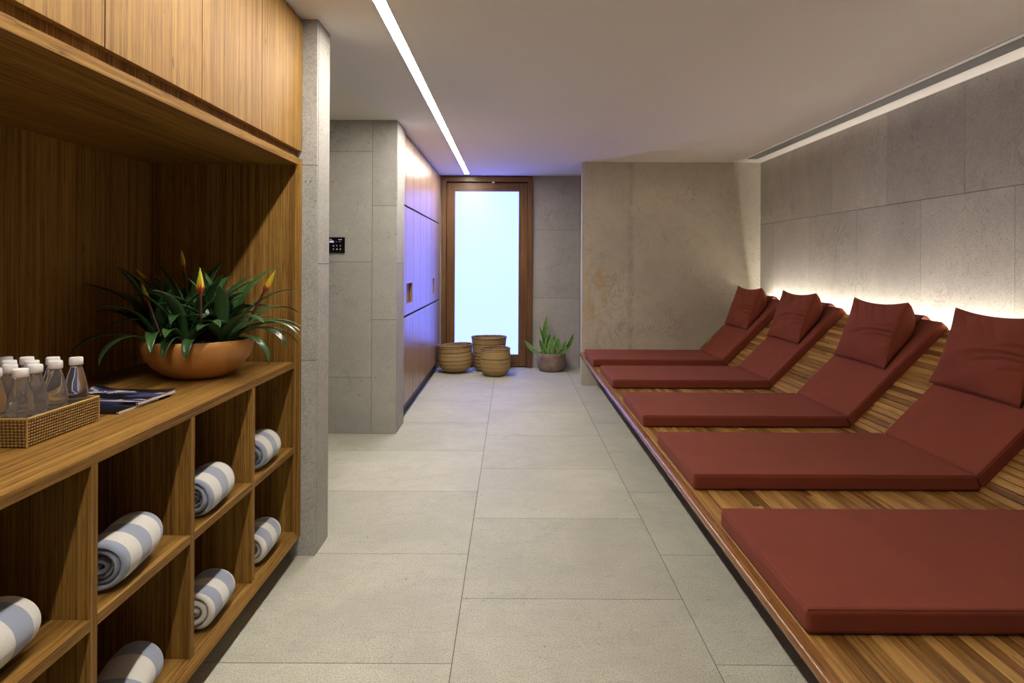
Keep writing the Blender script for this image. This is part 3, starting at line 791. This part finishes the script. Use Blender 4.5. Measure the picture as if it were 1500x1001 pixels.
def cover_mat(seed, bg, ink):
    t = NT('magazine cover %s' % ('blue' if seed else 'black')); P = t.coord()
    n = t.noise(t.coord((5, 16, 1), loc=(seed, 2, 0)), 1, 2, 0.5, 0.8)
    c = t.mix(t.ramp(n, [(0.50, 0), (0.53, 1), (0.57, 1), (0.60, 0)]), bg, ink)
    n2 = t.noise(t.coord((4, 12, 1), loc=(seed+4, 7, 0)), 1, 1, 0.5, 0.4)
    c = t.mix(t.ramp(n2, [(0.50, 0.0), (0.53, 1.0)]), c, (0.012, 0.010, 0.012))
    return t.done(c, 0.25)
M['pages'] = plain('page edges', (0.62, 0.60, 0.62), 0.8)
def magazine(label, loc, yaw, w, l, th, mat, blue):
    r = thing('magazine', label, 'magazine', loc, 'magazines on the worktop'); r.rotation_euler = (0, 0, yaw)
    # local: +x along the length (to the left is -x), y across; spine on the near side y=0
    mb = MB(); mb.box(-l+0.002, -0.001, 0.002, w-0.001, 0.0007, th-0.0007); mb.build('page_block', M['pages'], r, xf=1)
    mb = MB()
    def top(a, b):
        x = -l*(1-a); y = w*b; lift = 0.018*max(0, 1-a*4)**2*max(0, b*3-2) + 0.006*max(0, a-0.75)*4*max(0, b*4-3)
        return (x, y, th+(lift if blue else 0))
    mb.grid(top, 20, 14); mb.grid(lambda a, b: (-l*(1-a), w*b, 0.0003), 2, 2)
    mb.grid(lambda a, b: (-l*(1-a), -0.0004, 0.0003+(th-0.0003)*b), 2, 2)
    cv = mb.build('cover', mat, r, xf=1, smooth=False)
    mb = MB(); mb.box(-0.006, -0.002, -0.001, -0.0003, th*0.35, th*0.75); mb.build('spine_mark', M['pages'], cv, xf=1)
    return r, cv
magazine('black magazine, the lower of the two beside the tray', (-1.205, 2.095, WZ), radians(-2), 0.225, 0.285, 0.0085, cover_mat(0, (0.014, 0.013, 0.014), (0.05, 0.04, 0.04)), False)
mg, cv = magazine('blue and black magazine with white lettering, lying on the black one', (-1.195, 2.185, WZ+0.0088), radians(-4), 0.215, 0.285, 0.010, cover_mat(3, (0.055, 0.065, 0.17), (0.50, 0.42, 0.42)), True)
tw = plain('white print', (0.75, 0.76, 0.80), 0.4)
def text_mesh(body, size, loc, rotz, parent, mat, name='title'):
    cu = bpy.data.curves.new(name, 'FONT'); cu.body = body; cu.size = size; cu.extrude = 0.0002
    tmp = bpy.data.objects.new(name, cu); COL.objects.link(tmp)
    dg = bpy.context.evaluated_depsgraph_get(); me = bpy.data.meshes.new_from_object(tmp.evaluated_get(dg))
    bpy.data.objects.remove(tmp); me.materials.clear(); me.materials.append(mat)
    o = bpy.data.objects.new(name, me); COL.objects.link(o); o.parent = parent; o.location = loc; o.rotation_euler = (0, 0, rotz); return o
text_mesh('zine.', 0.062, (-0.272, 0.070, 0.0103), radians(62), cv, tw)
text_mesh('with', 0.030, (-0.185, 0.125, 0.0103), radians(58), cv, tw, 'subtitle')

# ================================================================== BROMELIAD BOWL
def leafy(name, base, dark, rough=0.3, edge=None):
    t = NT(name); n = t.noise(t.coord((30, 30, 30)), 1, 3, 0.6); rnd = t.attr('tint')
    c = t.mix(t.math('ADD', t.math('MULTIPLY', n, 0.5), t.math('MULTIPLY', rnd, 0.5)), dark, base)
    return t.done(c, rough, Specular_IOR_Level=0.55)
M['leaf'] = leafy('bromeliad leaf', (0.060, 0.140, 0.040), (0.010, 0.035, 0.012), 0.3)
def terra():
    t = NT('terracotta'); P = t.coord(); n = t.noise(P, 6, 4, 0.6); s = t.noise(P, 60, 2, 0.5)
    c = t.ramp(n, [(0.3, (0.42, 0.185, 0.045)), (0.7, (0.53, 0.25, 0.066))])
    c = t.mix(t.ramp(s, [(0.24, 0.5), (0.30, 0.0)]), c, (0.22, 0.08, 0.03))
    return t.done(c, 0.55, bump=t.noise(t.coord((1, 1, 60)), 1, 2, 0.5), bstr=0.08, bdist=0.002)
M['terra'] = terra()
BC = (-1.278, 2.785, WZ)
bp = thing('bromeliad_planter', 'wide terracotta bowl planted with dark green bromeliads with yellow flower spikes', 'potted plant', BC)
prof = [(0.070, 0.0), (0.098, 0.004), (0.135, 0.022), (0.172, 0.050), (0.197, 0.083), (0.209, 0.115), (0.212, 0.138), (0.209, 0.152), (0.203, 0.158), (0.196, 0.154), (0.192, 0.14), (0.18, 0.125)]
mb = MB(); mb.lathe(prof, BC, 96, capt=False); mb.build('bowl', M['terra'], bp, smooth=True, angle=60)
soil = NT('bark mulch'); sn = soil.noise(soil.coord(), 45, 4, 0.7); M['mulch'] = soil.done(soil.ramp(sn, [(0.35, (0.025, 0.012, 0.006)), (0.6, (0.16, 0.075, 0.03))]), 0.9, bump=sn, bstr=0.8, bdist=0.01)
mb = MB(); mb.lathe([(0.192, 0.138), (0.15, 0.142), (0.08, 0.146), (0.001, 0.148)], BC, 48, capb=False, capt=False)
rb = random.Random(5)
for k in range(240):                      # bark chips
    a, rr = rb.uniform(0, 2*pi), 0.183*sqrt(rb.random()); c = Vector((BC[0]+rr*cos(a), BC[1]+rr*sin(a), BC[2]+0.143+rb.uniform(0, .012)))
    R = Matrix.Rotation(rb.uniform(0, 6.3), 3, 'Z') @ Matrix.Rotation(rb.uniform(-.6, .6), 3, 'X'); sx, sy, sz = rb.uniform(.008, .02), rb.uniform(.004, .009), .002
    vs = [tuple(c + R @ Vector((x*sx, y*sy, z*sz))) for x in (-1, 1) for y in (-1, 1) for z in (-1, 1)]
    mb.add(vs, [(0,1,3,2),(4,6,7,5),(0,4,5,1),(2,3,7,6),(0,2,6,4),(1,5,7,3)])
mb.build('bark_mulch', M['mulch'], bp)
def leaf(mb, base, az, el, L, W, droop, fold=0.25, curl=0.0, n=14, clampf=None, tipw=0.0, tint=0.5, belly=0.45):
    p = Vector(base); pts = []; e = el; st = L/n; a = az
    for i in range(n+1):
        s = i/n; pts.append((p.copy(), e, a, s))
        e -= droop/n*(0.4+1.2*s); a += curl/n
        p = p + Vector((cos(a)*cos(e), sin(a)*cos(e), sin(e)))*st
        if clampf: p = clampf(p)
    vs = []
    for i, (q, e, a, s) in enumerate(pts):
        d = Vector((cos(a)*cos(e), sin(a)*cos(e), sin(e))); side = Vector((-sin(a), cos(a), 0)); nrm = side.cross(d)*-1
        wd = W/2*(min(1, 0.55+s/belly*0.45) if s < belly else (max(0, 1-((s-belly)/(1-belly))**2.3))**0.85)
        for k in (-1, -0.5, 0, 0.5, 1):
            v = q + side*wd*k + nrm*(abs(k)**1.3*wd*fold)
            if clampf: v = clampf(v)
            vs.append(tuple(v))
    mb.tint = tint
    mb.add(vs, [(i*5+j, i*5+j+1, (i+1)*5+j+1, (i+1)*5+j) for i in range(n) for j in range(4)])
def room_clamp(v):
    v = v.copy()
    if v.x < -1.690: v.x = -1.690 + (v.x+1.690)*0.04
    if v.y > 3.196: v.y = 3.196
    dxy = Vector((v.x-BC[0], v.y-BC[1])); r = dxy.length
    if v.z < WZ+0.163 and 0.165 < r < 0.222: v.z = WZ+0.163
    elif v.z < WZ+0.150 and r <= 0.165: v.z = WZ+0.150
    v.z = max(v.z, WZ+0.01)
    return v
ros = [  # dx, dy, n leaves, length
    (-0.11, -0.09, 13, 0.28), (0.00, -0.11, 14, 0.26), (0.11, -0.04, 13, 0.28), (-0.12, 0.04, 13, 0.32), (-0.02, 0.02, 14, 0.32), (0.07, 0.09, 13, 0.31), (-0.07, 0.12, 12, 0.33)]
rl = random.Random(21)
for (dx, dy, n, L) in ros:
    mb = MB(); base = (BC[0]+dx, BC[1]+dy, WZ+0.150)
    out = atan2(dy, dx)
    for k in range(n):
        az = k*2.39996 + rl.uniform(-.25, .25); ring = k/n
        el = radians(40 + 44*ring + rl.uniform(-8, 8)); ll = L*(1.08-0.05*ring)*rl.uniform(0.85, 1.12)
        o = cos(az-out)
        leaf(mb, (base[0]+0.010*cos(az), base[1]+0.010*sin(az), base[2]-0.008), az, el - 0.08*max(0, o), ll*(1+0.12*max(0, o)), rl.uniform(0.044, 0.058), radians(rl.uniform(55, 110))*(1-0.55*ring), fold=0.30, curl=rl.uniform(-.5, .5), clampf=room_clamp, tint=rl.random())
    mb.build('leaf_rosette', M['leaf'], bp, smooth=True, angle=180, solid=0.0012)
# a few long strap leaves reaching out over the rim, as on the right and the left
mb = MB()
for (dx, dy, az, el, ll, dr, cu) in ((0.13, -0.02, -0.05, 44, 0.34, 105, 0.1), (0.13, 0.02, 0.1, 38, 0.30, 75, -0.1), (0.14, -0.04, -0.35, 25, 0.26, 120, 0.0), (0.14, 0.0, 0.25, 42, 0.30, 80, 0.0),
                              (-0.14, -0.10, 3.5, 25, 0.30, 80, 0.1), (-0.13, -0.12, 3.9, 30, 0.32, 95, 0.0), (-0.10, -0.13, 4.2, 30, 0.28, 110, 0.1), (0.0, -0.14, 4.75, 40, 0.20, 135, 0.0), (0.05, -0.15, 4.9, 30, 0.15, 140, 0.0)):
    leaf(mb, (BC[0]+dx, BC[1]+dy, WZ+0.15), az, radians(el), ll, 0.040, radians(dr), fold=0.3, curl=cu, clampf=room_clamp, tint=rl.uniform(0.5, 1))
mb.build('leaf_rosette', M['leaf'], bp, smooth=True, angle=180, solid=0.0012)
def flower_mat():
    t = NT('flower bract'); tc = t.n.new('ShaderNodeTexCoord'); sx = t.n.new('ShaderNodeSeparateXYZ'); t.t.links.new(tc.outputs['Object'], sx.inputs[0])
    h = t.math('DIVIDE', sx.outputs[2], 0.15)
    c = t.ramp(t.math('ADD', h, t.math('MULTIPLY', t.math('SUBTRACT', t.noise(t.coord(), 60, 2, 0.5), 0.5), 0.25)), [(0.12, (0.07, 0.02, 0.012)), (0.42, (0.36, 0.05, 0.02)), (0.55, (0.62, 0.30, 0.02)), (0.75, (0.55, 0.45, 0.02)), (1.0, (0.42, 0.44, 0.03))])
    return t.done(c, 0.4)
M['flower'] = flower_mat()
def spike(loc, tiltx, tilty, sc=1.0, fat=1.0):
    mb = MB(); mb.tube([(0, 0, -0.13), (0, 0, -0.02), (0, 0, 0.07)], 0.0062, 8)
    n = 22
    for k in range(n):                    # flattened spear of overlapping bracts
        s = k/(n-1); z = 0.045+0.085*s; side = 1 if k % 2 else -1; w_ = 0.017*fat*(1-s)**0.5*min(1, 0.55+s*2)
        L = 0.036*(1-0.35*s)
        vs = []
        for i in range(6):
            q = i/5; ww = w_*0.65*sin(pi*(0.18+0.82*q)) if q < 1 else 0.0004
            cx = side*(0.004+w_*0.62*sin(pi*0.55*min(1, q*1.3))*(1-0.35*q)); zz = z-0.012+L*q
            for e in (-1, 0, 1): vs.append((cx+abs(e)*-side*0.004, e*ww, zz))
        mb.add(vs, [(i*3+j, i*3+j+1, (i+1)*3+j+1, (i+1)*3+j) for i in range(5) for j in range(2)])
    fc = min(fat, 1.1); prof = [(0.004, 0.03), (0.007*fc, 0.05), (0.0115*fc, 0.08), (0.011*fc, 0.105), (0.007*fc, 0.135), (0.0008, 0.165)]
    mb.lathe(prof, n=12)
    o = mb.build('flower_spike', M['flower'], bp, xf=1, smooth=True, angle=60, solid=0.0008)
    o.location = Vector(loc) - Vector(BC); o.rotation_euler = (tiltx, tilty, rl.uniform(-.4, .4)); o.scale = (sc, sc, sc)
def pix(px, py, y): return ((px-750+(py-385)*0.0049)*y/1000, y, CAM_H-(py-385-(px-750)*0.0049)*y/1000)
def spike_at(px, py, y, tx, ty, sc=1.0, fat=1.0):
    p = pix(px, py, y); spike((p[0], p[1], p[2]-0.075*sc), tx, ty, sc, fat)
spike_at(294, 420, 2.60, 0.05, 0.0, 0.80, 2.0)
spike_at(382, 416, 2.74, 0.0, 0.50, 0.80, 1.7)
spike_at(223, 436, 2.62, -0.1, -0.42, 0.75, 1.2)
spike_at(222, 404, 2.86, 0.0, -0.7, 0.6, 1.4)
spike_at(271, 388, 2.90, 0.0, -0.14, 0.72, 1.1)

# ================================================================== BASKETS AND POT AT THE DOOR
def basket_mat(name, light, dark, lines, hgt):
    t = NT(name); tc = t.n.new('ShaderNodeTexCoord'); sx = t.n.new('ShaderNodeSeparateXYZ'); t.t.links.new(tc.outputs['Object'], sx.inputs[0])
    z = sx.outputs[2]; zz = t.math('ADD', z, t.math('MULTIPLY', t.math('SUBTRACT', t.noise(t.coord(), 6, 2, 0.5), 0.5), 0.012))
    ang = t.math('ARCTAN2', sx.outputs[1], sx.outputs[0])
    rib = t.math('SINE', t.math('MULTIPLY', ang, 90.0)); hr = t.math('SINE', t.math('MULTIPLY', z, 2*pi/0.011))
    n = t.noise(t.coord((60, 60, 20)), 1, 3, 0.6)
    c = t.mix(n, tuple(x*0.72 for x in light), light)
    c = t.mix(t.math('MULTIPLY', t.ramp(rib, [(0.0, 1.0), (0.6, 0.0)]), 0.30), c, tuple(x*0.5 for x in light))
    for (lz, lw) in lines:
        m = t.ramp(t.math('ABSOLUTE', t.math('SUBTRACT', zz, lz)), [(lw*0.6, 1.0), (lw*1.1, 0.0)])
        c = t.mix(t.math('MULTIPLY', m, 0.88), c, dark)
    return t.done(c, 0.7, bump=t.math('ADD', rib, hr), bstr=0.4, bdist=0.003)
def basket(label, loc, R, Hh, prof, lines, tilt=(0, 0, 0), name='woven_basket'):
    r = thing(name, label, 'basket', loc, 'woven baskets by the glowing door'); r.rotation_euler = tilt
    m = basket_mat('straw weave', (0.50, 0.33, 0.125), (0.055, 0.028, 0.014), lines, Hh)
    wb = lambda a, v: 0.012*sin(3*a+R*50)*v+0.006*sin(5*a+1)
    outer = []
    for i in range(len(prof)-1):
        (r0, z0), (r1, z1) = prof[i], prof[i+1]
        k = max(1, int(abs(z1-z0)/0.012))
        for j in range(k): outer.append((r0+(r1-r0)*j/k, z0+(z1-z0)*j/k))
    outer.append(prof[-1])
    outer = [(q+0.0018*(-1)**i, z) for i, (q, z) in enumerate(outer)]
    inner = [(max(0.002, q-0.009), max(0.008, z)) for q, z in outer[::-1]]
    mb = MB(); mb.lathe(outer+inner, (0, 0, 0), 72, wob=wb)
    mb.build('body', m, r, xf=1, smooth=True, angle=70)
    mb = MB(); N = 120; q, z = prof[-1]
    pts = []
    for i in range(N):
        a = 2*pi*i/N; rr = (q-0.004)*(1+wb(a, 0.5)); pts.append((rr*cos(a), rr*sin(a), z+0.003*sin(2*a+R*30)))
    mb.tube(pts, 0.0095, 8, closed=True)
    rm = NT('rim binding'); rm_m = rm.done(rm.ramp(rm.noise(rm.coord(), 90, 2, 0.5), [(0.4, (0.13, 0.07, 0.035)), (0.6, (0.34, 0.22, 0.11))]), 0.7)
    mb.build('rim', rm_m, r, xf=1, smooth=True, angle=180)
    return r
basket('small woven straw basket in front of the largest one', (-0.200, 8.475, 0), 0.19, 0.33,
       [(0.085, 0.0), (0.125, 0.012), (0.160, 0.045), (0.183, 0.09), (0.193, 0.15), (0.190, 0.22), (0.180, 0.31), (0.181, 0.335)], [(0.055, 0.004), (0.11, 0.003), (0.165, 0.003), (0.215, 0.006), (0.31, 0.003)])
basket('woven straw basket on the left, slightly tilted, beside the lockers', (-0.706, 8.71, 0.010), 0.21, 0.34,
       [(0.10, 0.0), (0.15, 0.015), (0.195, 0.06), (0.218, 0.12), (0.222, 0.17), (0.216, 0.25), (0.224, 0.335)], [(0.06, 0.003), (0.105, 0.004), (0.155, 0.005), (0.205, 0.004), (0.255, 0.006), (0.31, 0.004)], tilt=(0.0, radians(-3.0), 0))
basket('largest woven straw basket, standing behind the two smaller ones', (-0.295, 8.883, 0), 0.245, 0.43,
       [(0.13, 0.0), (0.165, 0.012), (0.192, 0.05), (0.208, 0.12), (0.214, 0.2), (0.216, 0.3), (0.222, 0.38), (0.228, 0.43)], [(0.06, 0.006), (0.11, 0.005), (0.155, 0.007), (0.195, 0.007), (0.24, 0.006), (0.30, 0.003), (0.35, 0.005), (0.41, 0.003)])

pt = thing('snake_plant', 'snake plant with variegated upright leaves in a round brownish clay pot', 'potted plant', (0.515, 8.86, 0))
pm = NT('aged clay'); pn = pm.noise(pm.coord((4, 4, 7)), 1, 4, 0.6, 0.5)
M['clay'] = pm.done(pm.ramp(pn, [(0.32, (0.15, 0.10, 0.085)), (0.5, (0.27, 0.19, 0.145)), (0.68, (0.38, 0.27, 0.17))]), 0.8, bump=pn, bstr=0.3, bdist=0.004)
mb = MB(); mb.lathe([(0.12, 0), (0.140, 0.006), (0.172, 0.045), (0.187, 0.10), (0.189, 0.15), (0.184, 0.20), (0.182, 0.228), (0.176, 0.236), (0.166, 0.232), (0.163, 0.20)], (0.515, 8.86, 0), 64, capt=False)
mb.build('pot', M['clay'], pt, smooth=True, angle=60)
mb = MB(); mb.lathe([(0.165, 0.205), (0.001, 0.212)], (0.515, 8.86, 0), 40, capb=False, capt=False); mb.build('soil', M['mulch'], pt)
sl = NT('snake plant leaf'); uvn = sl.attr('edge'); sb = sl.noise(sl.coord((10, 10, 60)), 1, 2, 0.6)
M['snake'] = sl.done(sl.mix(uvn, sl.mix(sb, (0.03, 0.085, 0.025), (0.15, 0.33, 0.075)), (0.50, 0.62, 0.14)), 0.4)
def snake_leaf(px0, px1, py1, w, y, bend=0.0, edge_l=1, twist=0.0):
    """leaf from pot mouth (screen x px0) to a tip; bend bows it"""
    w *= 1.45; b = Vector(((px0-750)*y/1000, y, 0.205)); tp = Vector(pix(px1, py1, y + bend*0.1)); N = 16; vs = []; ed = []
    side0 = Vector((1, 0.25*twist, 0))
    for i in range(N+1):
        s = i/N; p = b.lerp(tp, s) + Vector((0, 0, 0))
        d = (tp-b).normalized(); pr = Vector((-d.z, 0, d.x)); p += pr*bend*0.06*sin(pi*s)*(tp-b).length*3
        wd = w/2*(0.62+0.55*s if s < 0.6 else 0.95*max(0, 1-((s-0.6)/0.4)**1.7))
        sd = Vector((d.z, 0, -d.x)).normalized(); sd = (sd + Vector((0, 0.5*sin(s*2.5+px0), 0))).normalized()
        nr = sd.cross(d).normalized()
        for k in (-1, -0.8, -0.4, 0, 0.4, 0.8, 1): vs.append(tuple(p+sd*wd*k+nr*abs(k)*wd*0.35))
    mb = MB(); mb.add(vs, [(i*7+j, i*7+j+1, (i+1)*7+j+1, (i+1)*7+j) for i in range(N) for j in range(6)])
    o = mb.build('leaf', M['snake'], pt, smooth=True, angle=180, solid=0.003)
    at = o.data.attributes.new('edge', 'FLOAT', 'POINT')
    for i in range((N+1)*7): at.data[i].value = 1.0 if (i % 7) in (0, 6) else 0.0
for a in ((806, 802, 461, .055, 8.86, 0.5), (798, 768, 498, .040, 8.80, 0.6), (798, 789, 477, .038, 8.86, -0.4), (801, 798, 479, .03, 8.95, 0.1), (803, 805, 488, .055, 8.80, 0.1), (799, 790, 497, .05, 8.76, -.1),
          (808, 814, 489, .045, 8.90, 0.2), (807, 809, 495, .06, 8.74, 0.1), (814, 818.5, 494, .055, 8.86, -0.1), (818, 841, 487.5, .045, 8.84, -0.5), (820, 829.5, 497, .035, 8.80, -0.3), (820, 830, 508, .04, 8.76, -0.4),
          (804, 796, 509, .05, 8.72, 0.2), (813, 812, 505, .06, 8.74, 0.0), (803, 798, 494, .045, 8.90, 0.1), (816, 824, 510, .04, 8.72, -0.2), (809, 812, 492, .035, 8.93, 0.1), (800, 793, 505, .04, 8.78, 0.2)): snake_leaf(*a)
